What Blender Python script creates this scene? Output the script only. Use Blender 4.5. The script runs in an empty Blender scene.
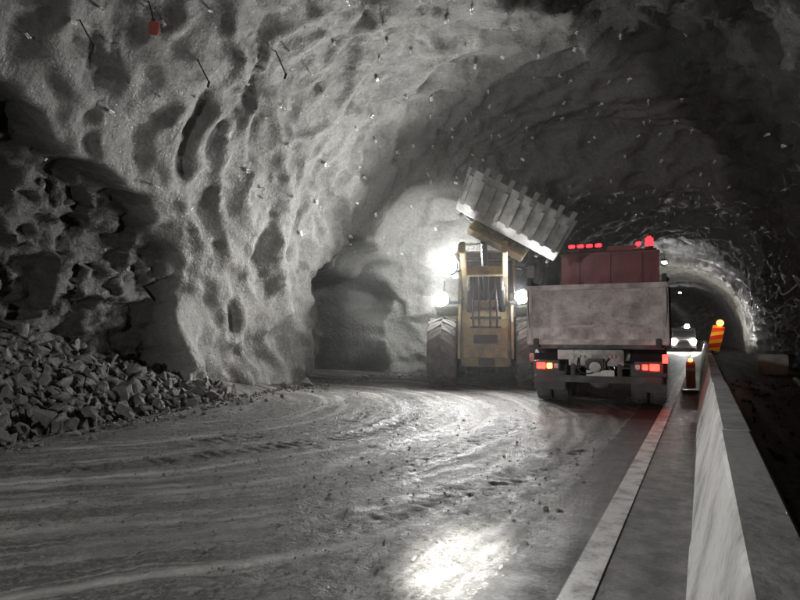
import bpy, bmesh, math, random
import numpy as np
from mathutils import Vector, Matrix, Euler
random.seed(7); rng=np.random.RandomState(7)
scene=bpy.context.scene
R=math.radians

# ------------------------------------------------------------------ noise
_perm=rng.permutation(256); _perm=np.concatenate([_perm]*3)
_g=rng.normal(size=(256,3)); _g/=np.linalg.norm(_g,axis=1)[:,None]
def pn(p):
    p=np.asarray(p,float); i=np.floor(p).astype(int); f=p-i; u=f*f*f*(f*(f*6-15)+10)
    i&=255; out=0
    for a in (0,1):
        for b in (0,1):
            for c in (0,1):
                h=_perm[_perm[_perm[(i[:,0]+a)&255]+((i[:,1]+b)&255)]+((i[:,2]+c)&255)]
                g=_g[h&255]; d=(g*(f-np.array([a,b,c]))).sum(1)
                w=(u[:,0] if a else 1-u[:,0])*(u[:,1] if b else 1-u[:,1])*(u[:,2] if c else 1-u[:,2])
                out=out+w*d
    return out
_j=rng.rand(256,3)
def voro(p):
    p=np.asarray(p,float); i=np.floor(p).astype(int); f=p-i
    d1=np.full(len(p),9.); d2=np.full(len(p),9.); idv=np.zeros(len(p))
    for a in (-1,0,1):
        for b in (-1,0,1):
            for c in (-1,0,1):
                h=_perm[_perm[_perm[(i[:,0]+a)&255]+((i[:,1]+b)&255)]+((i[:,2]+c)&255)]&255
                q=_j[h]+np.array([a,b,c])-f
                d=np.sqrt((q*q).sum(1))
                m=d<d1
                d2=np.where(m,d1,np.minimum(d2,d)); idv=np.where(m,_j[(h*7+3)&255,0],idv); d1=np.where(m,d,d1)
    return d1,d2,idv
def sst(a,b,x):
    t=np.clip((x-a)/(b-a),0,1); return t*t*(3-2*t)

# ------------------------------------------------------------------ materials
class NT:
    def __init__(s,name):
        s.m=bpy.data.materials.new(name); s.m.use_nodes=True; s.t=s.m.node_tree; s.n=s.t.nodes; s.l=s.t.links
        s.b=s.n['Principled BSDF']
    def node(s,t,**k):
        n=s.n.new(t)
        for a,v in k.items(): setattr(n,a,v)
        return n
    def link(s,a,b): s.l.new(a,b)
    def tc(s): return s.node('ShaderNodeTexCoord').outputs['Object']
    def noise(s,vec,scale,det=5,rough=.55,dist=0):
        n=s.node('ShaderNodeTexNoise'); n.inputs['Scale'].default_value=scale; n.inputs['Detail'].default_value=det
        n.inputs['Roughness'].default_value=rough; n.inputs['Distortion'].default_value=dist
        if vec: s.link(vec,n.inputs['Vector'])
        return n.outputs['Fac']
    def ramp(s,fac,pts):
        r=s.node('ShaderNodeValToRGB'); e=r.color_ramp.elements
        while len(e)<len(pts): e.new(.5)
        for k,(p,c) in enumerate(pts):
            e[k].position=p; e[k].color=(c,c,c,1) if not isinstance(c,tuple) else (*c,1)
        s.link(fac,r.inputs['Fac']); return r.outputs['Color']
    def math(s,op,a,b=None,clamp=False):
        n=s.node('ShaderNodeMath',operation=op); n.use_clamp=clamp
        for k,v in enumerate((a,b)):
            if v is None: continue
            if isinstance(v,(int,float)): n.inputs[k].default_value=v
            else: s.link(v,n.inputs[k])
        return n.outputs[0]
    def mix(s,f,a,b,mode='MIX'):
        n=s.node('ShaderNodeMix',data_type='RGBA',blend_type=mode)
        for k,v in ((0,f),(6,a),(7,b)):
            if isinstance(v,(int,float)): n.inputs[k].default_value=v if k==0 else (v,v,v,1)
            elif isinstance(v,tuple): n.inputs[k].default_value=(*v,1)
            else: s.link(v,n.inputs[k])
        return n.outputs[2]
    def bump(s,h,strength,dist,normal=None):
        n=s.node('ShaderNodeBump'); n.inputs['Strength'].default_value=strength; n.inputs['Distance'].default_value=dist
        s.link(h,n.inputs['Height'])
        if normal: s.link(normal,n.inputs['Normal'])
        return n.outputs['Normal']
    def attr(s,name): return s.node('ShaderNodeAttribute',attribute_name=name).outputs['Fac']

def simple(name,col,rough=.5,metal=0,dirt=.5,dirtcol=(.09,.085,.075),scale=3,bump=.15,ll=.45,hh=.7):
    m=NT(name); v=m.tc()
    n=m.noise(v,scale,8,.65); n2=m.noise(v,scale*9,4,.6)
    f=m.math('MULTIPLY',m.ramp(n,[(ll,0.),(hh,1.)]),dirt)
    f=m.math('ADD',f,m.math('MULTIPLY',m.ramp(n2,[(.5,0.),(.75,1.)]),dirt*.5),True)
    m.link(m.mix(f,col,dirtcol),m.b.inputs['Base Color'])
    m.link(m.ramp(n,[(.3,max(0,rough-.12)),(.7,min(1,rough+.2))]),m.b.inputs['Roughness'])
    m.b.inputs['Metallic'].default_value=metal
    m.link(m.bump(n2,bump,.01),m.b.inputs['Normal'])
    return m.m
def emis(name,col,st):
    m=NT(name); m.b.inputs['Base Color'].default_value=(*col,1); m.b.inputs['Emission Color'].default_value=(*col,1)
    v=m.tc(); n=m.noise(v,9,2); m.link(m.math('MULTIPLY',m.math('ADD',n,.5),st),m.b.inputs['Emission Strength'])
    return m.m

# shotcrete + bare rock; the rock colour also paints shade at right
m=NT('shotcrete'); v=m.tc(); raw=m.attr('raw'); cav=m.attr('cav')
n1=m.noise(v,.7,6,.6); n2=m.noise(v,9,6,.7); n3=m.noise(v,45,3,.6)
c=m.mix(n1,(.09,.09,.085),(.235,.234,.222))
c=m.mix(m.ramp(n2,[(.35,0.),(.8,.7)]),c,(.35,.347,.33))
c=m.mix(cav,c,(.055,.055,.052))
sp=m.ramp(n3,[(.56,0.),(.7,.75)]); c=m.mix(sp,c,(.05,.05,.048))
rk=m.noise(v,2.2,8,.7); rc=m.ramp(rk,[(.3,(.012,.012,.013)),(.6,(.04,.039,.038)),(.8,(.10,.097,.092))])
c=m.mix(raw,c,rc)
m.link(c,m.b.inputs['Base Color'])
m.link(m.ramp(n1,[(.3,.38),(.7,.8)]),m.b.inputs['Roughness'])
hb=m.noise(v,4.5,7,.62)
vo=m.node('ShaderNodeTexVoronoi'); vo.inputs['Scale'].default_value=16; m.link(v,vo.inputs['Vector'])
hh=m.math('ADD',m.math('MULTIPLY',n2,1.),m.math('MULTIPLY',vo.outputs['Distance'],.3))
nb=m.bump(hb,.4,.12); nb=m.bump(hh,.65,.045,nb); nb=m.bump(n3,.5,.014,nb); m.link(nb,m.b.inputs['Normal'])
M_shot=m.m

# road mud
m=NT('muddy_road'); v=m.tc(); tr=m.attr('track'); rut=m.attr('rut')
sep=m.node('ShaderNodeSeparateXYZ'); m.link(v,sep.inputs[0]); X=sep.outputs[0]; Y=sep.outputs[1]
wob=m.noise(v,.35,2)
dx=m.math('ADD',X,10.0); dy=m.math('ADD',Y,-7.7)
r=m.math('SQRT',m.math('ADD',m.math('MULTIPLY',dx,dx),m.math('MULTIPLY',dy,dy)))
r=m.math('ADD',r,m.math('MULTIPLY',wob,1.4)); ang=m.math('ARCTAN2',dy,dx)
def streak(a,b,sa,sb,det=4):
    cb=m.node('ShaderNodeCombineXYZ'); m.link(m.math('MULTIPLY',a,sa),cb.inputs[0]); m.link(m.math('MULTIPLY',b,sb),cb.inputs[1])
    return m.noise(cb.outputs[0],1.,det,.6)
st=streak(r,ang,2.6,1.1,5); stf=streak(r,ang,11.,1.9,4)
st2=streak(X,Y,3.,.15,6); 
sm=m.math('MULTIPLY',m.math('ADD',X,2.3),1.2,True)
stm=m.mix(sm,m.math('ADD',m.math('MULTIPLY',st,.45),m.math('MULTIPLY',stf,.55)),st2)
g=m.noise(v,5,8,.78); g2=m.noise(v,26,6,.75); big=m.noise(v,.6,4); g3=m.noise(v,11,5,.7)
c=m.ramp(stm,[(.42,(.024,.022,.02)),(.475,(.07,.067,.061)),(.52,(.16,.156,.145)),(.58,(.42,.413,.385))])
c=m.mix(m.ramp(g,[(.46,0.),(.6,.6)]),c,(.055,.052,.046))
c=m.mix(m.math('MULTIPLY',m.ramp(big,[(.45,0.),(.65,1.)]),.2),c,(.14,.135,.125))
c=m.mix(m.ramp(g3,[(.55,0.),(.61,.5)]),c,(.20,.195,.182))
c=m.mix(m.ramp(g2,[(.54,0.),(.6,.7)]),c,(.33,.324,.305))
c=m.mix(m.ramp(g2,[(.40,.9),(.46,0.)]),c,(.02,.019,.017))
c=m.mix(m.math('MULTIPLY',rut,.7),c,(.028,.026,.023))
trm=m.math('MULTIPLY',tr,m.ramp(g2,[(.40,1.),(.58,.5)]))
c=m.mix(trm,c,(.74,.73,.70))
gut=m.math('MULTIPLY',m.math('GREATER_THAN',m.math('ADD',X,m.math('MULTIPLY',g,.18)),-1.0),m.math('LESS_THAN',X,-.71))
c=m.mix(m.math('MULTIPLY',gut,.88),c,(.015,.015,.015))
shd=m.math('GREATER_THAN',X,-.71)
sc=m.mix(m.ramp(g,[(.35,0.),(.7,1.)]),(.22,.215,.205),(.11,.106,.10))
sc=m.mix(m.ramp(g2,[(.55,0.),(.7,.6)]),sc,(.05,.048,.045))
c=m.mix(shd,c,sc)
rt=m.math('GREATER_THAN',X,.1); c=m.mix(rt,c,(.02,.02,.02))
m.link(c,m.b.inputs['Base Color'])
ro=m.mix(big,m.ramp(g,[(.35,.36),(.6,.8)]),m.ramp(stm,[(.42,.36),(.6,.75)])); m.link(ro,m.b.inputs['Roughness'])
m.b.inputs['Specular IOR Level'].default_value=.45
ax=m.math('ABSOLUTE',m.math('ADD',X,1.3))
sw=m.math('SINE',m.math('MULTIPLY',m.math('ADD',Y,m.math('MULTIPLY',ax,.35)),42.))
sw=m.math('MULTIPLY',m.math('GREATER_THAN',sw,.0),m.math('LESS_THAN',ax,.16))
sw=m.math('MULTIPLY',sw,m.ramp(m.noise(v,2.,3),[(.35,.2),(.5,1.)]))
h=m.math('ADD',m.math('MULTIPLY',g,2.6),m.math('MULTIPLY',g2,2.6)); h=m.math('ADD',h,m.math('MULTIPLY',stm,1.5))
h=m.math('ADD',h,m.math('MULTIPLY',sw,1.3))
m.link(m.bump(h,1.,.045),m.b.inputs['Normal'])
M_road=m.m

M_conc=simple('barrier_concrete',(.55,.55,.535),.7,0,.8,(.17,.167,.155),2.2,.4)
M_line=simple('road_paint',(.80,.80,.78),.5,0,.75,(.2,.195,.185),5,.3,.46,.64)
m=NT('blasted_rock'); v=m.tc(); n=m.noise(v,1.6,8,.7); n2=m.noise(v,22,6,.75)
cc=m.ramp(n,[(.3,(.05,.048,.045)),(.52,(.13,.127,.12)),(.75,(.31,.305,.29))]); cc=m.mix(m.ramp(n2,[(.45,0.),(.65,.7)]),cc,(.07,.067,.062))
m.link(cc,m.b.inputs['Base Color']); m.b.inputs['Roughness'].default_value=.8
m.link(m.bump(n2,.9,.04),m.b.inputs['Normal']); M_rock=m.m
M_yel=simple('loader_yellow_paint',(.31,.235,.10),.55,0,.95,(.13,.12,.10),2.5,.2,.38,.65)
M_dark=simple('dark_steel',(.035,.035,.037),.5,.3,.5,(.08,.075,.07))
M_steel=simple('worn_steel',(.22,.215,.2),.45,.4,.6,(.1,.095,.085),3)
M_bucket=simple('bucket_steel',(.30,.295,.28),.55,.1,.8,(.12,.115,.105),3)
M_tyre=simple('tyre_rubber',(.045,.043,.041),.85,0,.9,(.15,.145,.13),3,.5,.35,.65)
M_rim=simple('rim_paint',(.3,.24,.1),.6,0,.8)
M_red=simple('red_truck_paint',(.24,.03,.032),.4,0,.6,(.12,.06,.055),2)
M_tail=simple('tailgate_paint',(.56,.49,.48),.5,.1,.85,(.25,.20,.195),2.2,.3,.4,.7)
M_glass=simple('cab_glass',(.02,.022,.025),.1,0,.2)
M_grey=simple('grey_plastic',(.12,.12,.12),.6)
M_cable=simple('cable_sheath',(.5,.5,.48),.5)
M_van=simple('van_paint',(.06,.06,.065),.4,0,.4)
M_white=simple('white_plate',(.7,.7,.68),.5,0,.4)
M_plate=simple('galvanised_plate',(.9,.9,.9),.3,.15,.1)
M_orange=simple('orange_board',(.5,.15,.04),.5,0,.5)
M_rust=simple('red_bracket',(.33,.05,.035),.6,0,.5)
M_yelr=simple('sign_yellow',(.85,.65,.04),.45,0,.15)
M_srd=simple('sign_red',(.65,.04,.02),.45,0,.15)
E_lamp=emis('work_lamp_glow',(.96,.99,1.),300)
E_red=emis('tail_light_glow',(1,.03,.02),7)
E_red2=emis('beacon_glow',(1,.02,.03),4)
E_amb=emis('marker_light_glow',(1,.25,.04),12)
E_car=emis('headlight_glow',(1,.95,.86),300)
E_dif=emis('luminaire_glow',(1,.97,.9),12)
M_redl=simple('red_lens',(.35,.01,.01),.3,0,.2)

# ------------------------------------------------------------------ mesh helpers
def link(o,parent=None):
    scene.collection.objects.link(o)
    if parent: o.parent=parent
    return o
def mesh(name,vs,fs,mat,parent=None,smooth=False):
    me=bpy.data.meshes.new(name); me.from_pydata([tuple(x) for x in vs],[],fs); me.update()
    o=bpy.data.objects.new(name,me); 
    if mat: me.materials.append(mat)
    if smooth: me.polygons.foreach_set('use_smooth',[True]*len(me.polygons))
    return link(o,parent)
def empty(name,loc=(0,0,0),rot=(0,0,0)):
    e=bpy.data.objects.new(name,None); e.location=loc; e.rotation_euler=rot; scene.collection.objects.link(e); return e
def frombm(name,bm,mat,parent=None,smooth=False,loc=(0,0,0),rot=(0,0,0)):
    me=bpy.data.meshes.new(name); bm.normal_update(); bm.to_mesh(me); bm.free()
    me.materials.append(mat)
    if smooth: me.polygons.foreach_set('use_smooth',[True]*len(me.polygons))
    o=bpy.data.objects.new(name,me); o.location=loc; o.rotation_euler=rot; return link(o,parent)
def box(name,size,loc,mat,parent,rot=(0,0,0),bev=.015,taper=None):
    bm=bmesh.new(); bmesh.ops.create_cube(bm,size=1)
    for v in bm.verts:
        v.co=Vector((v.co.x*size[0],v.co.y*size[1],v.co.z*size[2]))
        if taper and v.co.z>0: v.co.x*=taper[0]; v.co.y*=taper[1]
    if bev: bmesh.ops.bevel(bm,geom=list(bm.edges),offset=min(bev,min(size)*.3),segments=2,affect='EDGES',clamp_overlap=True)
    return frombm(name,bm,mat,parent,False,loc,rot)
def cyl(name,r,l,loc,mat,parent,rot=(0,0,0),seg=24,r2=None,bev=0):
    bm=bmesh.new(); bmesh.ops.create_cone(bm,cap_ends=True,segments=seg,radius1=r,radius2=r if r2 is None else r2,depth=l)
    if bev:
        es=[e for e in bm.edges if len(e.link_faces)==2 and any(len(f.verts)>4 for f in e.link_faces)]
        bmesh.ops.bevel(bm,geom=es,offset=bev,segments=2,affect='EDGES')
    return frombm(name,bm,mat,parent,False,loc,rot)
def rod(name,a,b,r,mat,parent,seg=10):
    a=Vector(a); b=Vector(b); d=b-a
    o=cyl(name,r,d.length,(a+b)/2,mat,parent,seg=seg); o.rotation_euler=d.to_track_quat('Z','Y').to_euler(); return o
def extr(name,prof,x0,x1,mat,parent,bev=.01,loc=(0,0,0),rot=(0,0,0)):
    """profile in (y,z) extruded in x"""
    bm=bmesh.new(); a=[bm.verts.new((x0,y,z)) for y,z in prof]; b=[bm.verts.new((x1,y,z)) for y,z in prof]
    n=len(prof)
    bm.faces.new(a); bm.faces.new(b[::-1])
    for i in range(n): bm.faces.new((a[i],b[i],b[(i+1)%n],a[(i+1)%n]))
    bmesh.ops.recalc_face_normals(bm,faces=list(bm.faces))
    if bev: bmesh.ops.bevel(bm,geom=list(bm.edges),offset=bev,segments=2,affect='EDGES',clamp_overlap=True)
    return frombm(name,bm,mat,parent,False,loc,rot)
def wheel(name,R0,w,loc,parent,rimmat,lugs=22,lug=.05,chev=.25):
    seg=48; hw=w/2
    prof=[(-hw*.55,R0*.52),(-hw*.85,R0*.56),(-hw,R0*.75),(-hw*.97,R0*.9),(-hw*.85,R0*.97),(-hw*.4,R0*.99),(hw*.4,R0*.99),(hw*.85,R0*.97),(hw*.97,R0*.9),(hw,R0*.75),(hw*.85,R0*.56),(hw*.55,R0*.52)]
    vs=[];fs=[]
    for k in range(seg):
        a=2*math.pi*k/seg
        for x,r in prof: vs.append((x,r*math.cos(a),r*math.sin(a)))
    n=len(prof)
    for k in range(seg):
        k2=(k+1)%seg
        for i in range(n-1): fs.append((k*n+i,k*n+i+1,k2*n+i+1,k2*n+i))
    for k in range(lugs):
        for sgn in (-1,1):
            a0=2*math.pi*(k+(.5 if sgn>0 else 0))/lugs; da=.55*math.pi/lugs
            b=len(vs)
            for (xx,rr,sh) in ((.03,R0*.97,0),(.95,R0*.93,chev),(.95,R0*.93+lug*.8,chev),(.03,R0*.985+lug,0)):
                for s in (-1,1):
                    a=a0+s*da+sh
                    vs.append((sgn*xx*hw,rr*math.cos(a),rr*math.sin(a)))
            fs+= [(b+6,b+7,b+5,b+4),(b+0,b+6,b+4,b+2),(b+1,b+3,b+5,b+7),(b+2,b+4,b+5,b+3),(b+0,b+1,b+7,b+6)]
    o=mesh(name,vs,fs,M_tyre,parent); o.location=loc
    cyl(name+'_rim',R0*.55,w*.62,loc,rimmat,parent,rot=(0,math.pi/2,0),seg=28,bev=.02)
    cyl(name+'_hub',R0*.22,w*.85,loc,rimmat,parent,rot=(0,math.pi/2,0),seg=16,bev=.02)
    return o

# ------------------------------------------------------------------ tunnel
ys=np.concatenate([np.arange(-26,1.5,.5),np.arange(1.5,18.4,.075),np.arange(18.4,21.2,.045),np.arange(21.2,34,.12),np.arange(34,70,.4),np.arange(70,170,1.2)])
NA=330; ny=len(ys)
def cx_curve(y): 
    return -np.clip(y-62,0,None)**2/330.
P=np.zeros((ny,NA,3))
aa=np.linspace(0,math.pi,900)
for k,y in enumerate(ys):
    w=float(sst(18.7,20.8,np.array(y)))
    L=-10.4*(1-w)+-6.9*w; Rr=3.1; H=8.1*(1-w)+6.5*w
    cx=(L+Rr)/2; hw=(Rr-L)/2; n=2.35
    c=np.cos(aa); s=np.sin(aa)
    x=cx-hw*np.sign(c)*np.abs(c)**(2/n); z=H*np.abs(s)**(2/n)
    x=np.concatenate([[x[0]],x,[x[-1]]]); z=np.concatenate([[-.5],z,[-.5]])
    dl=np.sqrt(np.diff(x)**2+np.diff(z)**2); cl=np.concatenate([[0],np.cumsum(dl)])
    t=np.linspace(0,cl[-1],NA)
    P[k,:,0]=np.interp(t,cl,x)+cx_curve(y); P[k,:,1]=y; P[k,:,2]=np.interp(t,cl,z)
du=np.gradient(P,axis=0); dv=np.gradient(P,axis=1)
N=np.cross(du,dv); N/=np.linalg.norm(N,axis=2)[:,:,None]+1e-9
tocen=np.zeros_like(P); tocen[:,:,0]=-3-P[:,:,0]+cx_curve(P[:,:,1]); tocen[:,:,2]=2.5-P[:,:,2]
sg=np.sign((N*tocen).sum(2)); sg[sg==0]=1; N*=sg[:,:,None]
p=P.reshape(-1,3); nn=N.reshape(-1,3)
warp=np.stack([pn(p*.5+7),pn(p*.5+31),pn(p*.5+57)],1)
warp2=np.stack([pn(p*1.6+7),pn(p*1.6+31),pn(p*1.6+57)],1)
sarc=np.tile(np.linspace(0,1,NA)[None,:],(ny,1)).reshape(-1)*24.0
q=np.stack([(p[:,1]+.6*sarc)*1.0,(sarc-.35*p[:,1])*.36,p[:,1]*0],1)+warp*1.2+warp2*.4
d1,d2,_=voro(q*.95)
q2=np.stack([(p[:,1]+.5*sarc)*1.0,(sarc-.3*p[:,1])*.5,p[:,1]*0],1)+warp*1.0+warp2*.5
e1,_,_=voro(q2*1.9+13)
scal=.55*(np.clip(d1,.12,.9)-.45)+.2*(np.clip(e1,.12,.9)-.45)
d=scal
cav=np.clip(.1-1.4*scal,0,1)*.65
rid=np.sqrt((pn(q*1.1+71)*2)**2+.02); rid2=np.sqrt((pn(q2*2.3+11)*2)**2+.02); d+=-.2*rid-.10*rid2+.15
d+=.55*pn(p*.28)+.14*pn(p*.8+5)+.05*pn(p*2.3+9)+.03*pn(p*5.5+3)
bnd=3.0+np.clip(9.4-p[:,1],0,20)*.5+.7*pn(p*.9+77)
rawL=sst(-.25,.12,bnd-p[:,2])*sst(-.15,.2,9.3+.35*pn(p*1.3+20)-p[:,1])*(p[:,0]<-6)
v1,v2,vid=voro((p+warp*.4)*np.array([1,1.,1.4])*1.1+40)
w1,w2,wid=voro((p+warp2*.3)*np.array([1,1.,1.4])*2.9+60)
rockd=-.7+.4*(vid-.5)+.25*(wid-.5)+.25*pn(p*3.1)+.12*pn(p*7)
d=d*(1-rawL)+rockd*rawL
nich=sst(14.2,15.0,p[:,1]+.7*pn(p*.9+3))*(1-sst(18.3,19.0,p[:,1]+.4*pn(p*1.3)))*(1-sst(2.8,4.2,p[:,2]+1.1*pn(p*.8+11)))*(p[:,0]<-6)
d=d-2.6*nich
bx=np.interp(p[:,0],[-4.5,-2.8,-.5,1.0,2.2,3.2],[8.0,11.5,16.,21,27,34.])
shadeR=sst(-1.0,.8,bx-p[:,1]+1.6*pn(p*.5+90))*(p[:,0]>-5.5)  # shadow edge painted as darker rock on near right wall and crown
d=d*(1-.3*shadeR)+shadeR*(.35*(vid-.5)+.18*(wid-.5)-.1)
far=sst(30,60,p[:,1]); d*=1-.4*far
p2=p+nn*d[:,None]
fl=np.arange(ny*NA).reshape(ny,NA)
f=np.stack([fl[:-1,:-1],fl[:-1,1:],fl[1:,1:],fl[1:,:-1]],-1).reshape(-1,4)
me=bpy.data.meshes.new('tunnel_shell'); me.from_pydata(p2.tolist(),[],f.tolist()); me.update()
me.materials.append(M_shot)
at=me.attributes.new('raw','FLOAT','POINT'); at.data.foreach_set('value',np.clip(rawL*.85+shadeR*.92+nich*.75,0,1).astype(np.float32))  # bare rock at left, painted shade at right; niche darkened too
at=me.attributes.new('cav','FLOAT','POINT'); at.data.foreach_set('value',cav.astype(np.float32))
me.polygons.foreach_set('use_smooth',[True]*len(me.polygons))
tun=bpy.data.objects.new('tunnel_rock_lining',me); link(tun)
for nm in (0,1):
    i=0 if nm==0 else ny-1
    ring=p2.reshape(ny,NA,3)[i]; c0=ring.mean(0)
    vs=[tuple(c0)]+[tuple(r_) for r_ in ring]; fs=[(0,k,k+1) for k in range(1,NA)]
    mesh('end_wall',vs,fs,M_shot,tun)

# ------------------------------------------------------------------ ground
gx=np.concatenate([np.arange(-60,-12,4.),np.arange(-12,-8,.06),np.arange(-8,-.95,.035),np.arange(-.95,.5,.12),np.arange(.5,12,.7)])
gy=np.concatenate([np.arange(-27,0,.8),np.arange(0,2,.1),np.arange(2,10,.035),np.arange(10,16,.06),np.arange(16,30,.25),np.arange(30,175,2.)])
GX,GY=np.meshgrid(gx,gy); g=np.stack([GX.ravel(),GY.ravel(),np.zeros(GX.size)],1)
mask=1-sst(-1.35,-1.0,g[:,0])
h=.02*pn(g*.8)+.012*pn(g*3.3+4)+.016*pn(g*8+4)+.010*pn(g*14+9)
rr=np.sqrt((g[:,0]+10)**2+(g[:,1]-7.7)**2)+.25*pn(g*.5+50)
trk=np.zeros(len(g)); rutm=np.zeros(len(g))
ang=np.arctan2(g[:,1]-7.7,g[:,0]+10)
for k,(rad,wd,st) in enumerate([(4.0,.05,.7),(4.4,.08,.8),(4.9,.22,.5),(5.15,.04,.8),(5.3,.06,.9),(5.75,.2,.8),(6.05,.05,.9),(6.25,.07,1.),(6.55,.08,1.),(6.85,.05,1.),(7.05,.08,1.),(7.2,.04,.9),(7.5,.2,.7),(7.85,.06,1.),(8.0,.05,.9),(8.2,.08,1.),(8.45,.05,.9),(8.65,.22,.7),(9.0,.06,1.),(9.2,.05,.9),(9.5,.08,.9),(9.75,.05,.9),(10.0,.22,.7),(10.3,.06,.9),(10.6,.05,.8)]):
    rc=rad+.22*pn(np.stack([ang*1.3,ang*0+k*3.3,ang*0],1))
    dd=(rr-rc)
    br=np.clip(.6+1.8*pn(np.stack([ang*2.+k*9,rr*.6,ang*0+k],1)),0,1)
    e=np.exp(-(dd/wd)**2)*br
    if wd>.15:
        lug=np.sign(np.sin(ang*rad*38+np.abs(dd)*18))
        h-=.025*e-.006*lug*e; h+=.025*np.exp(-((np.abs(dd)-wd*1.4)/.07)**2)*br*np.clip(.5+2*pn(g*2.7),0,1); rutm=np.maximum(rutm,e*st)
    else: trk=np.maximum(trk,e*st); h-=.008*e
for xr in (-1.3,-2.2,-3.3):
    e=np.exp(-((g[:,0]-xr-.15*pn(g*.3+xr))/.2)**2); h-=.015*e
edge=np.interp(g[:,1],[0,3,5,8,10,14,20],[-7.4,-7.7,-8.1,-8.9,-9.3,-10.0,-10.4])+.3*pn(g*.8+8)
md=np.clip(edge-g[:,0],0,3); hm=np.interp(g[:,1],[0,7,9.5,13,20],[.62,.55,.3,.08,.03])
h=h*mask+md*hm
g[:,2]=h
trk*=np.clip(.8+1.8*pn(g*1.6),0,1)
trk=np.clip(trk,0,1)*mask; rutm*=mask
fl=np.arange(len(g)).reshape(GX.shape); f=np.stack([fl[:-1,:-1],fl[:-1,1:],fl[1:,1:],fl[1:,:-1]],-1).reshape(-1,4)
me=bpy.data.meshes.new('ground'); me.from_pydata(g.tolist(),[],f.tolist()); me.update(); me.materials.append(M_road)
at=me.attributes.new('track','FLOAT','POINT'); at.data.foreach_set('value',trk.astype(np.float32))
at=me.attributes.new('rut','FLOAT','POINT'); at.data.foreach_set('value',rutm.astype(np.float32))
me.polygons.foreach_set('use_smooth',[True]*len(me.polygons))
ground=bpy.data.objects.new('ground',me); link(ground)
HG=h.reshape(GX.shape)
def gh(x,y):
    ix=np.clip(np.searchsorted(gx,x),0,len(gx)-1); iy=np.clip(np.searchsorted(gy,y),0,len(gy)-1)
    return HG[iy,ix]

vs=[];fs=[];yy=np.arange(-6,110,1.)
for y in yy:
    c=cx_curve(y); vs+=[(-.70+c,y,.006),(-.54+c,y,.006)]
for k in range(len(yy)-1): fs.append((2*k,2*k+1,2*k+3,2*k+2))
mesh('lane_marking',vs,fs,M_line)

# ------------------------------------------------------------------ concrete barrier
bar=empty('concrete_barrier')
prof=[(-.10,0),(-.10,.1),(-.045,.3),(.075,.78),(.09,.80),(.225,.80),(.24,.78),(.36,.3),(.42,.1),(.42,0)]
y=-4.0;k=0
while y<78:
    L=3.98; c0=float(cx_curve(y)); c1=float(cx_curve(y+L)); off=random.uniform(-.008,.008)
    bm=bmesh.new(); nseg=14; rings=[]
    for j in range(nseg+1):
        t=j/nseg; cc=c0*(1-t)+c1*t+off
        rings.append([bm.verts.new((px+cc,y+L*t,pz)) for px,pz in prof])
    for j in range(nseg):
        for i in range(len(prof)-1): bm.faces.new((rings[j][i],rings[j][i+1],rings[j+1][i+1],rings[j+1][i]))
    bm.faces.new(rings[0]); bm.faces.new(rings[-1][::-1])
    bmesh.ops.recalc_face_normals(bm,faces=list(bm.faces))
    frombm('segment_%d'%k,bm,M_conc,bar); y+=4.0;k+=1

# ------------------------------------------------------------------ rocks
def hull(n=14):
    bm=bmesh.new(); 
    for _ in range(n):
        d_=rng.normal(size=3); d_/=np.linalg.norm(d_); bm.verts.new(d_*rng.uniform(.7,1.))
    bmesh.ops.convex_hull(bm,input=list(bm.verts))
    bmesh.ops.delete(bm,geom=[v for v in bm.verts if not v.link_faces],context='VERTS')
    bmesh.ops.bevel(bm,geom=list(bm.edges),offset=.05,segments=1,affect='EDGES',clamp_overlap=True)
    bmesh.ops.triangulate(bm,faces=list(bm.faces))
    bmesh.ops.subdivide_edges(bm,edges=[e for e in bm.edges if e.calc_length()>.35],cuts=2,use_grid_fill=True)
    bmesh.ops.triangulate(bm,faces=list(bm.faces))
    bm.verts.index_update(); V=np.array([v.co[:] for v in bm.verts]); F=np.array([[v.index for v in f.verts] for f in bm.faces]); bm.free()
    s=rng.rand()*90; V=V*(1+.16*pn(V*2.1+s)+.08*pn(V*5+s))[:,None]
    return V,F
H=[hull(rng.randint(9,18)) for _ in range(16)]
def rocks(name,items,mat):
    VS=[];FS=[];o=0
    for (x,y,z,s) in items:
        V,F=H[rng.randint(len(H))]; sc=s*rng.uniform(.55,1.2,3); sc[2]*=.8
        M=np.array(Euler(tuple(rng.uniform(0,6.28,3))).to_matrix())
        W=(V*sc)@M.T+np.array([x,y,z]); VS.append(W); FS.append(F+o); o+=len(V)
    return mesh(name,np.concatenate(VS).tolist(),np.concatenate(FS).tolist(),mat)
it=[]
for _ in range(2600):
    y=rng.uniform(1.5,10.2); ed=float(np.interp(y,[0,3,5,8,10,14],[-7.4,-7.7,-8.1,-8.9,-9.4,-10.0])); x=ed-rng.uniform(-.35,2.6)*rng.uniform(.2,1)
    s=.03+rng.exponential(.055)
    if rng.rand()<.05: s=rng.uniform(.15,.26)
    it.append((x,y,float(gh(x,y))+s*.35,min(s,.26)))
for _ in range(520):
    y=rng.uniform(4,19); x=float(np.interp(y,[4,7,10,14,19],[-7.7,-8.4,-9.2,-9.8,-9.9]))+abs(rng.normal(0,.5)); s=rng.uniform(.015,.08)
    it.append((x,y,float(gh(x,y))+s*.3,s))
for x,y,s in ((-9.2,12.8,.26),(-9.5,12.2,.18),(-9.4,17.5,.25)): it.append((x,y,.08,s))
rocks('rubble_pile',it,M_rock)
it=[]
for _ in range(5600):
    y=2.2+rng.exponential(5.); x=rng.uniform(-9.5,-1.0); s=min(.004+rng.exponential(.0045),.026)
    if y<19: it.append((x,y,float(gh(x,y))+s*.2,s))
for _ in range(200):
    y=rng.uniform(2,20); x=rng.uniform(.5,2.8); s=rng.uniform(.02,.07); it.append((x,y,s*.3,s))
rocks('loose_gravel',it,M_rock)

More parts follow.
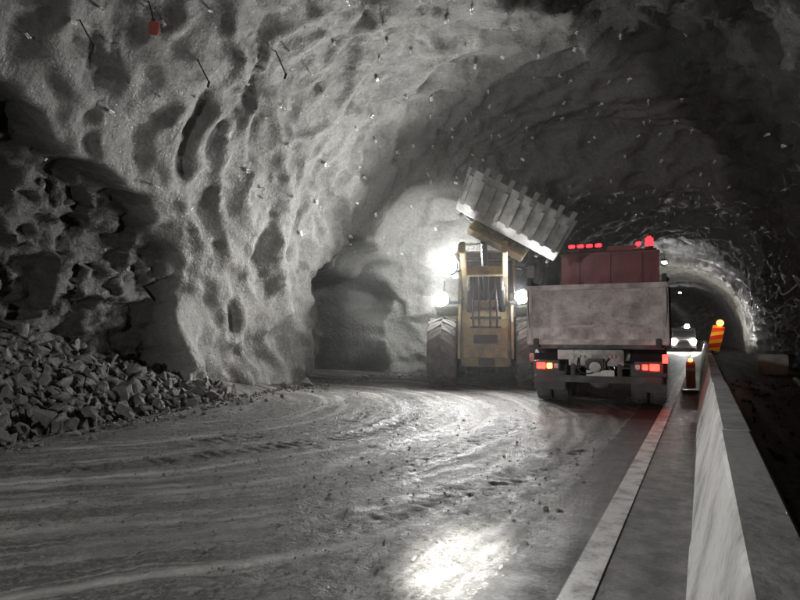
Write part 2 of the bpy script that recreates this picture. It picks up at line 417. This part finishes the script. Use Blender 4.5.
# ------------------------------------------------------------------ rock bolts on vault
PG=p2.reshape(ny,NA,3); NG=N; RR=shadeR.reshape(ny,NA)
vs=[];fs=[]
def addbox(vs,fs,c,ax,sz):
    b=len(vs)
    for i in (-1,1):
        for j in (-1,1):
            for k in (-1,1):
                vs.append(tuple(c+ax[0]*i*sz[0]+ax[1]*j*sz[1]+ax[2]*k*sz[2]))
    fs+= [(b,b+1,b+3,b+2),(b+4,b+6,b+7,b+5),(b,b+4,b+5,b+1),(b+2,b+3,b+7,b+6),(b,b+2,b+6,b+4),(b+1,b+5,b+7,b+3)]
yb=3.
while yb<34:
    for a in np.arange(.2,.82,.036):
        if rng.rand()<.2: continue
        yj=yb+rng.uniform(-.4,.4); aj=a+rng.uniform(-.014,.014)
        k=int(np.clip(np.searchsorted(ys,yj),1,ny-2)); i=int(np.clip(aj*NA,2,NA-3))
        if RR[k,i]>.3 and rng.rand()<.7: continue
        c=PG[k,i]; n_=NG[k,i]+rng.normal(0,.35,3)+np.array([.15,-.25,-.1]); n_/=np.linalg.norm(n_)
        t1=np.cross(n_,[0.3,1,.2]); t1/=np.linalg.norm(t1); t2=np.cross(n_,t1)
        s=rng.uniform(.026,.056)+(.012 if yj>11 else 0); aa_=rng.uniform(0,1.5); t1,t2=t1*math.cos(aa_)+t2*math.sin(aa_),t2*math.cos(aa_)-t1*math.sin(aa_)
        addbox(vs,fs,c+n_*.06,(t1,t2,n_),(s,s*.55,.005))
        addbox(vs,fs,c+n_*.06,(t1,t2,n_),(.012,.012,rng.uniform(.07,.12)))
    yb+=.9
mesh('rock_bolts',vs,fs,M_plate)
def on_wall(y,i):
    k=int(np.searchsorted(ys,y)); return Vector(PG[k,i]),Vector(NG[k,i])
for (y,i,s) in ((5.3,104,.14),(6.5,104,.16)):
    c,n_=on_wall(y,i)
    e=empty('red_bracket',c)
    rod('hanger',(0,0,.1),tuple(n_*.25+Vector((0,0,-.15))),.012,M_dark,e)
    box('board',(s,.05,s*1.3),tuple(n_*.25+Vector((0,0,-.25))),M_rust,e,rot=(.3,.2,.5))
    box('clamp',(s*.5,.1,.05),tuple(n_*.25+Vector((0,0,-.12))),M_dark,e,rot=(.2,.3,.5))
for (y,i) in ((5.6,95),(7.6,100),(9.0,112)):
    c,n_=on_wall(y,i); e=empty('hanging_strap',c)
    rod('strap',tuple(-n_*.1),tuple(n_*.2+Vector((.05,.1,-.3))),.012,M_dark,e); box('strap_end',(.05,.03,.12),tuple(n_*.2+Vector((.05,.1,-.35))),M_dark,e,rot=(.3,.5,.2))

# ------------------------------------------------------------------ cables
def curve(name,pts,r,mat,parent=None):
    cu=bpy.data.curves.new(name,'CURVE'); cu.dimensions='3D'; cu.bevel_depth=r; cu.bevel_resolution=2
    sp=cu.splines.new('NURBS'); sp.points.add(len(pts)-1)
    for k,q_ in enumerate(pts): sp.points[k].co=(*q_,1)
    sp.use_endpoint_u=True; sp.order_u=3
    o=bpy.data.objects.new(name,cu); cu.materials.append(mat); return link(o,parent)
cab=empty('tunnel_cables')
for z0,sag in ((2.6,.35),(2.3,.3),(3.2,.6)):
    pts=[]
    for k in range(24):
        y=8+k*1.2; kk=int(np.searchsorted(ys,y)); 
        row=PG[kk]; ii=NA-1-int(np.argmin(np.abs(row[::-1][:120,2]-z0))); x=row[ii,0]-.15
        pts.append((x,y,z0-(sag if k%2 else 0)+random.uniform(-.05,.05)))
    curve('cable',pts,.028,M_cable,cab)
kk=int(np.searchsorted(ys,21.)); row=PG[kk]; ii=NA-1-int(np.argmin(np.abs(row[::-1][:120,2]-2.4))); xw=row[ii,0]-.25
for j in range(3):
    curve('coil_%d'%j,[(xw-.2*math.sin(a)-.03*j,23+.4*math.sin(a),2.1+.5*math.cos(a)-.04*j) for a in np.linspace(0,6.28+.3,16)],.018,M_grey,cab)
curve('ventilation_hose',[(2.3,6,.12),(2.1,9,.1),(2.4,12,.12),(2.0,15,.1),(2.3,20,.1)],.09,M_grey)
cb_=empty('concrete_block',(2.1,24.5,0))
box('block',(.9,1.4,.7),(0,0,.35),M_conc,cb_,bev=.04)
box('lifting_lug',(.3,.06,.12),(0,0,.75),M_dark,cb_)

def pl(name,loc,e,col,parent=None,r=.1):
    L=bpy.data.lights.new(name,'POINT'); L.energy=e; L.color=col; L.shadow_soft_size=r; o=bpy.data.objects.new(name,L); o.location=loc; link(o,parent)
# ------------------------------------------------------------------ marker sign on barrier
sg_=empty('hazard_marker_sign',(.25,21.5,.75),(0,R(14),R(8)))
box('post',(.05,.04,1.0),(0,.04,.5),M_dark,sg_,bev=.005)
box('foot',(.3,.22,.05),(0,.04,.025),M_dark,sg_)
box('panel',(.36,.02,.8),(0,0,.52),M_yelr,sg_,bev=.004)
for k in range(3):
    z0=.15+k*.26
    vs=[(-.175,-.013,z0),(.175,-.013,z0+.14),(.175,-.013,z0+.28),(-.175,-.013,z0+.14)]
    vs=[(x,y_,min(max(z_,.125),.91)) for x,y_,z_ in vs]
    mesh('stripe_%d'%k,vs,[(0,1,2,3)],M_srd,sg_)
cyl('flasher',.1,.06,(0,-.04,1.02),E_amb,sg_,rot=(math.pi/2,0,0),seg=16); pl('flasher_light',(-.05,-.35,.72),3.5,(1,.5,.2),sg_,.05)  # lamp and point light added to brighten the sign
bp=empty('marker_post',(-.28,15.6,0),(0,0,R(12)))
box('base',(.4,.3,.07),(0,0,.04),M_dark,bp)
box('panel',(.2,.05,.62),(0,0,.42),M_orange,bp,bev=.02)
box('band',(.204,.056,.1),(0,0,.55),M_white,bp,bev=.01)
cyl('lamp',.04,.06,(0,-.02,.77),E_amb,bp,rot=(math.pi/2,0,0),seg=16)

# ------------------------------------------------------------------ wheel loader
LO=empty('wheel_loader',(-5.15,15.2,0),(0,0,R(17)))
WR=.93
for sx in (-1,1):
    for j,yy_ in enumerate((0,3.3)):
        wheel('wheel_%s%d'%('lr'[sx>0],j),WR,.76,(sx*1.14,yy_,WR-.03),LO,M_rim,20,.055,.22)
    pr=[]
    for a in np.linspace(R(20),R(165),9): pr.append((3.3+1.08*math.cos(a),WR+.02+1.08*math.sin(a)))
    for a in np.linspace(R(165),R(20),9): pr.append((3.3+1.02*math.cos(a),WR+.02+1.02*math.sin(a)))
    extr('rear_fender_%s'%('lr'[sx>0]),pr,.74 if sx>0 else -1.44,1.44 if sx>0 else -.74,M_yel,LO,bev=.008)
    box('step_%d'%(sx>0),(.5,.5,.06),(sx*1.0,1.5,1.15),M_dark,LO); box('step_low_%d'%(sx>0),(.45,.3,.05),(sx*1.1,1.5,.7),M_dark,LO)
cyl('front_axle',.2,1.6,(0,0,WR),M_dark,LO,rot=(0,math.pi/2,0)); cyl('diff',.36,.5,(0,0,WR),M_yel,LO,rot=(math.pi/2,0,0),r2=.28,bev=.03)
cyl('rear_axle',.2,1.6,(0,3.3,WR),M_dark,LO,rot=(0,math.pi/2,0))
extr('front_frame',[(-.75,.55),(-.85,1.0),(-.6,1.75),(-.2,2.25),(.5,2.25),(.9,1.5),(.9,.6)],-.62,.62,M_yel,LO,.03)
for sx in(-1,1):
    extr('tower_plate_%d'%(sx>0),[(-.9,.75),(-.75,1.7),(-.35,2.45),(.25,2.45),(.5,1.4),(.5,.75)],sx*.67-.035,sx*.67+.035,M_yel,LO,.01)
    box('head_bracket_%d'%(sx>0),(.42,.12,.08),(sx*.85,-.55,2.2),M_dark,LO)
    box('small_fender_%d'%(sx>0),(.62,.7,.05),(sx*1.1,.45,2.02),M_yel,LO,rot=(R(-18),0,0))
    rod('ladder_rail_%d'%(sx>0),(sx*1.35,.6,1.1),(sx*1.2,.9,2.9),.025,M_dark,LO)
box('front_plate',(1.1,.08,.75),(0,-.86,1.15),M_yel,LO,rot=(R(-8),0,0)); box('front_plate_slot',(.6,.05,.22),(0,-.93,1.25),M_dark,LO,rot=(R(-8),0,0))
box('tow_hitch',(.35,.3,.18),(0,-.85,.68),M_dark,LO)
for z_ in (1.55,1.8,2.05): box('hose_block',(.8,.1,.07),(0,-.68+(z_-1.55)*.5,z_),M_dark,LO)
for x in (-.3,-.15,.12,.28): curve('hydraulic_hose',[(x,-.75,1.5),(x*1.1,-.95,1.9),(x*.9,-.7,2.5),(x,-1.0,3.0)],.025,M_dark,LO)
cyl('hinge',.28,1.0,(0,1.35,1.2),M_dark,LO)
box('engine_hood',(1.7,2.5,1.35),(0,3.7,1.85),M_yel,LO,bev=.08,taper=(.9,.94)); box('counterweight',(2.3,.7,.8),(0,5.0,1.1),M_yel,LO,bev=.1)
cyl('exhaust',.08,.7,(.5,3.1,2.85),M_dark,LO)
box('cab_base',(1.7,1.5,.5),(0,1.75,2.1),M_yel,LO,bev=.05)
box('cab_glass',(1.5,1.34,1.2),(0,1.75,2.95),M_glass,LO,bev=.05,taper=(.94,.9))
for sx in (-1,1):
    for yy_ in (1.05,2.42): rod('cab_pillar',(sx*.79,yy_,2.3),(sx*.75,yy_+(.04 if yy_<2 else -.04),3.6),.05,M_yel,LO)
    rod('wiper_%d'%(sx>0),(sx*.1,.98,2.4),(sx*.35,1.03,3.1),.014,M_dark,LO)
box('cab_roof',(1.8,1.75,.16),(0,1.7,3.66),M_yel,LO,bev=.05); box('cab_visor',(1.6,.12,.14),(0,.82,3.6),M_dark,LO)
for z_ in (2.32,3.5): rod('cab_front_bar',(-.75,1.02,z_),(.75,1.02,z_),.03,M_yel,LO)
for sx in (-1,1):
    rod('roof_rail_%d'%(sx>0),(sx*.8,.9,3.95),(sx*.8,2.4,3.95),.022,M_steel,LO); 
    for yy_ in (.9,2.4): rod('rail_post',(sx*.8,yy_,3.7),(sx*.8,yy_,3.95),.02,M_steel,LO)
rod('roof_rail_front',(-.8,.9,3.95),(.8,.9,3.95),.022,M_steel,LO)
rod('lamp_arm_l',(-.76,1.0,3.2),(-1.17,.65,3.12),.03,M_dark,LO); rod('mirror_arm_r',(.76,1.0,3.3),(1.15,.7,3.2),.02,M_dark,LO)
box('mirror_r',(.2,.06,.35),(1.2,.7,3.1),M_dark,LO)
for sx in (-1,1):
    arm=[(0.25,2.15),(.15,2.4),(-.9,3.1),(-1.85,3.6),(-2.05,3.45),(-1.95,3.3),(-1.1,2.8),(-.1,2.0)]
    extr('boom_arm_%d'%(sx>0),arm,sx*.5-.07,sx*.5+.07,M_yel,LO,.02)
    rod('lift_cylinder_%d'%(sx>0),(sx*.42,.1,1.3),(sx*.42,-.8,2.6),.08,M_dark,LO); rod('lift_rod_%d'%(sx>0),(sx*.42,-.6,2.3),(sx*.42,-1.2,3.0),.045,M_steel,LO)
cyl('boom_crosstube',.13,.95,(0,-1.1,2.95),M_yel,LO,rot=(0,math.pi/2,0))
rod('tilt_cylinder',(0,.2,2.35),(0,-1.6,3.6),.08,M_dark,LO)
BK=bpy.data.objects.new('side_tip_bucket',None); BK.location=(.66,-1.9,4.02); BK.rotation_euler=(R(-42),R(30),0); link(BK,LO)
bw=1.28
outer=[(-1.15,-.42),(-.2,-.45),(.15,-.35),(.38,-.08),(.42,.3),(.30,.75)]
inner=[(.26,.74),(.36,.3),(.32,-.05),(.12,-.29),(-.2,-.385),(-1.15,-.385)]
extr('bucket_shell',outer+inner,-bw,bw,M_bucket,BK,.008)
side=[(-1.1,-.43),(-.2,-.43),(.15,-.33),(.36,-.06),(.40,.3),(.28,.74),(-.15,.5),(-.9,-.15)]
for sx in(-1,1): extr('bucket_side_%d'%(sx>0),side,sx*bw-.025,sx*bw+.025,M_bucket,BK,.006)
for k in range(9):
    x=-bw+.1+k*(2*bw-.2)/8
    extr('tooth_%d'%k,[(-1.1,-.49),(-1.36,-.43),(-1.36,-.41),(-1.1,-.33)],x-.055,x+.055,M_bucket,BK,.006)
    box('wear_bar_%d'%k,(.1,.85,.06),(x,-.6,-.47),M_bucket,BK,bev=.008)
    box('back_rib_%d'%k,(.07,.06,.6),(x,.42,.12),M_steel,BK,bev=.008)
box('cutting_edge',(2*bw+.06,.26,.05),(0,-1.06,-.445),M_bucket,BK,bev=.006)
box('tip_carrier',(1.5,.25,.6),(-.1,.6,.0),M_yel,BK,bev=.03)
rod('tip_cylinder',(-1.1,.75,.35),(.6,.75,-.1),.07,M_dark,BK)

def volmat(name,dens,an=.3):
    m=bpy.data.materials.new(name); m.use_nodes=True; t=m.node_tree; t.nodes.clear()
    out=t.nodes.new('ShaderNodeOutputMaterial'); v_=t.nodes.new('ShaderNodeVolumeScatter'); v_.inputs['Density'].default_value=dens; v_.inputs['Anisotropy'].default_value=an
    t.links.new(v_.outputs[0],out.inputs['Volume']); return m
D1=volmat('glare_core',.07)  # scattering volumes that imitate lens glare around the loader lamps
D2=volmat('glare_halo',.016)
def lamp(name,loc,parent,r=.11,mat=E_lamp,power=300,aim=(0,-1,-.1),size=150,col=(1,.995,.965),blend=.6,glare=0):
    a=Vector(aim).normalized(); q_=(-a).to_track_quat('Z','Y').to_euler()
    h_=cyl(name+'_housing',r*1.15,.1,tuple(Vector(loc)-a*.03),M_dark,parent,seg=24,bev=.015); h_.rotation_euler=q_
    g_=cyl(name+'_lens',r,.02,tuple(Vector(loc)+a*.035),mat,parent,seg=24); g_.rotation_euler=q_
    if power:
        L=bpy.data.lights.new(name+'_light','SPOT'); L.energy=power; L.color=col; L.spot_size=R(size); L.spot_blend=blend; L.shadow_soft_size=r*.8
        o=bpy.data.objects.new(name+'_light',L); o.location=tuple(Vector(loc)+a*(.08+r)); o.rotation_euler=q_; link(o,parent)
    if glare:  # nested spheres added for the glare halo
        for rr_,mt in ((glare,D2),(glare*.45,D1)):
            bm=bmesh.new(); bmesh.ops.create_icosphere(bm,subdivisions=3,radius=rr_); frombm(name+'_glare',bm,mt,parent,True,tuple(Vector(loc)+a*.15))
lamp('work_lamp_top',(-1.02,.55,3.27),LO,.2,power=1500,aim=(-.35,-1,.12),size=165,glare=.7)
lamp('work_lamp_left',(-1.12,-.68,2.28),LO,.18,power=650,aim=(-.2,-1,.05),size=160,glare=.5)
lamp('work_lamp_right',(.92,-.68,2.33),LO,.16,power=450,aim=(-.1,-1,-.1),size=155,glare=.5)
lamp('rear_lamp',(-.7,2.7,3.75),LO,.09,power=650,aim=(-.7,1,-.1),size=150)

# ------------------------------------------------------------------ dump truck
TR=empty('dump_truck',(-1.82,11.75,0),(0,0,R(4.5)))
for yy_ in (1.0,2.35,6.9):
    for sx in (-1,1):
        if yy_<5:
            wheel('tyre',.5,.3,(sx*1.08,yy_,.5),TR,M_grey,26,.02,.1); wheel('tyre_inner',.5,.3,(sx*.74,yy_,.5),TR,M_grey,26,.02,.1)
        else: wheel('tyre_front',.5,.33,(sx*1.05,yy_,.5),TR,M_grey,26,.02,.1)
    cyl('axle',.1,2.0,(0,yy_,.5),M_dark,TR,rot=(0,math.pi/2,0)); cyl('diff',.24,.35,(0,yy_,.52),M_dark,TR,rot=(math.pi/2,0,0),bev=.03)
for sx in (-1,1):
    box('chassis_rail',(.09,8,.28),(sx*.42,4.2,.92),M_dark,TR)
    box('mudflap',(.62,.03,.5),(sx*.92,.38,.52),M_dark,TR)
    pr=[]
    for a in np.linspace(R(0),R(180),8): pr.append((1.0+.6*math.cos(a),.55+.56*math.sin(a)))
    for a in np.linspace(R(180),R(0),8): pr.append((1.0+.57*math.cos(a),.55+.53*math.sin(a)))
    extr('mudguard',pr,sx*.92-.33,sx*.92+.33,M_dark,TR,0)
    box('lamp_box',(.5,.14,.2),(sx*.92,.06,.76),M_dark,TR)
    box('tail_lamp',(.17,.03,.12),(sx*1.02,-.02,.76),E_red,TR,bev=.02); box('brake_lamp',(.1,.03,.1),(sx*.86,-.02,.76),E_red if sx>0 else E_amb,TR,bev=.02)
    box('reverse_lens',(.08,.03,.09),(sx*.73,-.02,.76),M_white,TR,bev=.02)
    box('reflector',(.09,.03,.16),(sx*1.2,-.03,.92),M_redl if sx<0 else E_red,TR,bev=.01)
    box('bumper_support',(.08,.3,.34),(sx*.42,.1,.64),M_dark,TR)
box('underrun_bar',(2.3,.12,.13),(0,0,.52),M_dark,TR,bev=.02)
box('cross_member',(1.0,.12,.3),(0,.05,.92),M_steel,TR); box('coupling',(.36,.22,.22),(0,-.07,.8),M_dark,TR,bev=.04)
cyl('coupling_jaw',.1,.16,(0,-.2,.76),M_steel,TR,rot=(math.pi/2,0,0),bev=.02)
box('number_plate',(.5,.015,.11),(.08,-.08,.64),M_white,TR,bev=.003)
for x in (-.3,-.22,.26,.33): cyl('air_coupling',.03,.08,(x,-.04,.95),M_redl if x>0 else M_steel,TR,rot=(math.pi/2,0,0),seg=12)
box('plate_lamp_panel',(.3,.03,.18),(-.55,-.02,.98),M_white,TR,rot=(0,0,.05),bev=.005)
curve('air_hose',[(-.3,-.05,.95),(-.35,-.2,.75),(-.2,-.15,.6),(.1,-.1,.7),(.26,-.05,.95)],.015,M_dark,TR)
rod('hinge_bar',(-1.2,.1,1.12),(1.2,.1,1.12),.04,M_dark,TR)
box('tailgate',(2.5,.07,1.12),(0,0,1.74),M_tail,TR,rot=(R(-3),0,0),bev=.01)
for z_ in (1.22,2.27): box('tailgate_rail',(2.56,.12,.1),(0,-.02 if z_<2 else -.05,z_),M_tail,TR,bev=.015)
box('tailgate_mid_rail',(2.4,.04,.05),(0,-.06,1.52),M_tail,TR,bev=.01)
for sx in (-1,1):
    box('tailgate_stile',(.1,.1,1.1),(sx*1.23,-.02,1.74),M_tail,TR,rot=(R(-3),0,0),bev=.015)
    box('tailgate_hinge',(.08,.16,.2),(sx*1.22,.0,2.38),M_dark,TR)
    box('latch',(.1,.1,.18),(sx*1.1,-.08,1.2),M_dark,TR)
    box('body_side',(.06,5.0,1.2),(sx*1.24,2.6,1.75),M_red,TR,bev=.01)
    box('body_top_rail',(.12,5.0,.1),(sx*1.25,2.6,2.38),M_red,TR,bev=.02)
    for k in range(6): box('body_rib',(.07,.1,1.1),(sx*1.30,.5+k*.85,1.72),M_red,TR,bev=.015)
    curve('tail_chain',[(sx*1.24,-.02,2.36),(sx*1.28,-.12,1.9),(sx*1.2,-.06,1.35)],.012,M_steel,TR)
box('body_floor',(2.4,5.1,.1),(0,2.6,1.14),M_dark,TR)
box('subframe',(.9,5,.1),(0,2.6,1.07),M_dark,TR)
box('headboard',(2.5,.08,2.3),(0,5.1,2.38),M_red,TR,bev=.01)
box('headboard_top',(2.56,.5,.09),(0,5.3,3.56),M_red,TR,bev=.02)
for x in (-.8,0,.8): box('headboard_rib',(.09,.06,1.1),(x,5.03,2.98),M_red,TR,bev=.01)
box('cab_body',(2.45,1.9,2.3),(0,6.8,2.0),M_red,TR,bev=.12,taper=(.95,.93)); box('cab_roof',(2.3,1.7,.3),(0,6.8,3.28),M_red,TR,bev=.1,taper=(.9,.85))
box('windscreen',(2.1,.05,.8),(0,7.76,2.35),M_glass,TR,bev=.02)
for sx in (-1,1):
    rod('mirror_arm',(sx*1.2,7.4,2.75),(sx*1.5,7.5,2.75),.025,M_dark,TR); box('mirror',(.14,.2,.5),(sx*1.5,7.5,2.5),M_dark,TR,bev=.03)
box('side_marker_box',(.12,.3,.45),(1.36,4.9,2.55),M_dark,TR,bev=.02)
rod('lightbar_frame',(-1.15,5.3,3.66),(1.2,5.3,3.66),.03,M_dark,TR)
box('lightbar',(.95,.2,.12),(-.62,5.25,3.80),M_dark,TR,bev=.03)
for k in range(4): box('lightbar_lens',(.17,.05,.09),(-.97+k*.235,5.14,3.81),E_red2,TR,bev=.015)
box('lightbar_mid',(.7,.12,.14),(.3,5.3,3.72),M_red,TR,bev=.03)
cyl('beacon_base',.11,.08,(1.02,5.25,3.68),M_dark,TR); 
box('beacon',(.2,.16,.3),(1.02,5.2,3.84),E_red2,TR,bev=.06); box('beacon_r',(.14,.1,.12),(.75,5.2,3.80),E_red2,TR,bev=.04)
pl('tail_glow_l',(-1.0,-.2,.76),2.0,(1,.05,.03),TR); pl('tail_glow_r',(1.0,-.2,.76),3,(1,.05,.03),TR)

# ------------------------------------------------------------------ distant van
VN=empty('parked_van',(-1.5,56,0),(0,0,R(2)))
extr('body',[(-2.4,.3),(-2.45,.95),(-2.1,1.15),(-1.3,1.95),(2.3,2.0),(2.4,.3)],-.95,.95,M_van,VN,.06)
extr('windscreen',[(-2.08,1.2),(-1.36,1.88),(-1.3,1.86),(-2.0,1.18)],-.8,.8,M_glass,VN,.0)
box('grille',(1.1,.05,.25),(0,-2.46,.7),M_dark,VN)
for sx in (-1,1):
    cyl('headlight',.24,.05,(sx*.7,-2.47,.85),E_car,VN,rot=(math.pi/2,0,0))
    for yy_ in (-1.5,1.5): wheel('van_wheel',.34,.22,(sx*.86,yy_,.34),VN,M_grey,24,.01,.05)
box('roof_lamp_bar',(1.2,.15,.12),(0,-.9,2.02),M_dark,VN); cyl('roof_lamp',.18,.05,(.3,-1.0,2.1),E_car,VN,rot=(math.pi/2,0,0))
L=bpy.data.lights.new('van_light','SPOT'); L.energy=900; L.spot_size=R(100); L.spot_blend=1; o=bpy.data.objects.new('van_headlight_beam',L); o.location=(0,-2.8,.9); o.rotation_euler=(R(93),0,R(180)); link(o,VN)
for y,en in ((38,130),(66,80),(100,70)):
    c=float(cx_curve(y)); e=empty('tunnel_luminaire',(-1.9+c,y,5.7))
    box('housing',(.3,1.2,.12),(0,0,0),M_grey,e); box('diffuser',(.24,1.1,.04),(0,0,-.08),E_dif,e,bev=.01)
    rod('hanger',(0,0,0),(0,0,.8),.015,M_dark,e)
    L=bpy.data.lights.new('luminaire_light','POINT'); L.energy=en; L.color=(.98,.99,1); L.shadow_soft_size=.3; o=bpy.data.objects.new('luminaire_light',L); o.location=(0,0,-.3); link(o,e)

def spot(name,loc,tgt,e,size,col=(1,.985,.94),blend=.8,r=.12):
    L=bpy.data.lights.new(name,'SPOT'); L.energy=e; L.spot_size=R(size); L.spot_blend=blend; L.color=col; L.shadow_soft_size=r
    o=bpy.data.objects.new(name,L); o.location=loc; o.rotation_euler=(Vector(tgt)-Vector(loc)).to_track_quat('-Z','Y').to_euler(); link(o)
spot('fill_spot_behind',(-3.4,-4.0,1.5),(-3.8,5,0),2100,105,r=.15,blend=1)  # unseen fill added behind the camera for road and barrier; no vehicle modelled
spot('ground_patch_spot',(-.15,.1,1.7),(-1.27,3.26,0),15000,11.5,blend=1,r=.12)  # spot added beside the camera to make the bright ground patch

hz=box('dust_haze',(15.5,26,9.5),(-4,21.5,4.6),volmat('tunnel_dust',.0028,.5),None,bev=0)

w=bpy.data.worlds.new('World'); scene.world=w; w.use_nodes=True; nt=w.node_tree
sky=nt.nodes.new('ShaderNodeTexSky'); sky.sky_type='NISHITA'; sky.sun_disc=False; sky.sun_elevation=R(1); 
nt.links.new(sky.outputs[0],nt.nodes['Background'].inputs[0]); nt.nodes['Background'].inputs[1].default_value=.01
cam=bpy.data.cameras.new('camera'); cam.sensor_width=36; cam.lens=26.7; cam.clip_end=500
co=bpy.data.objects.new('camera',cam); co.location=(0,0,1.35); co.rotation_euler=(R(90+3.4),0,R(27)); scene.collection.objects.link(co); scene.camera=co
scene.view_settings.view_transform='Standard'; scene.view_settings.look='None'; scene.view_settings.exposure=0
print('objs',len(bpy.data.objects))
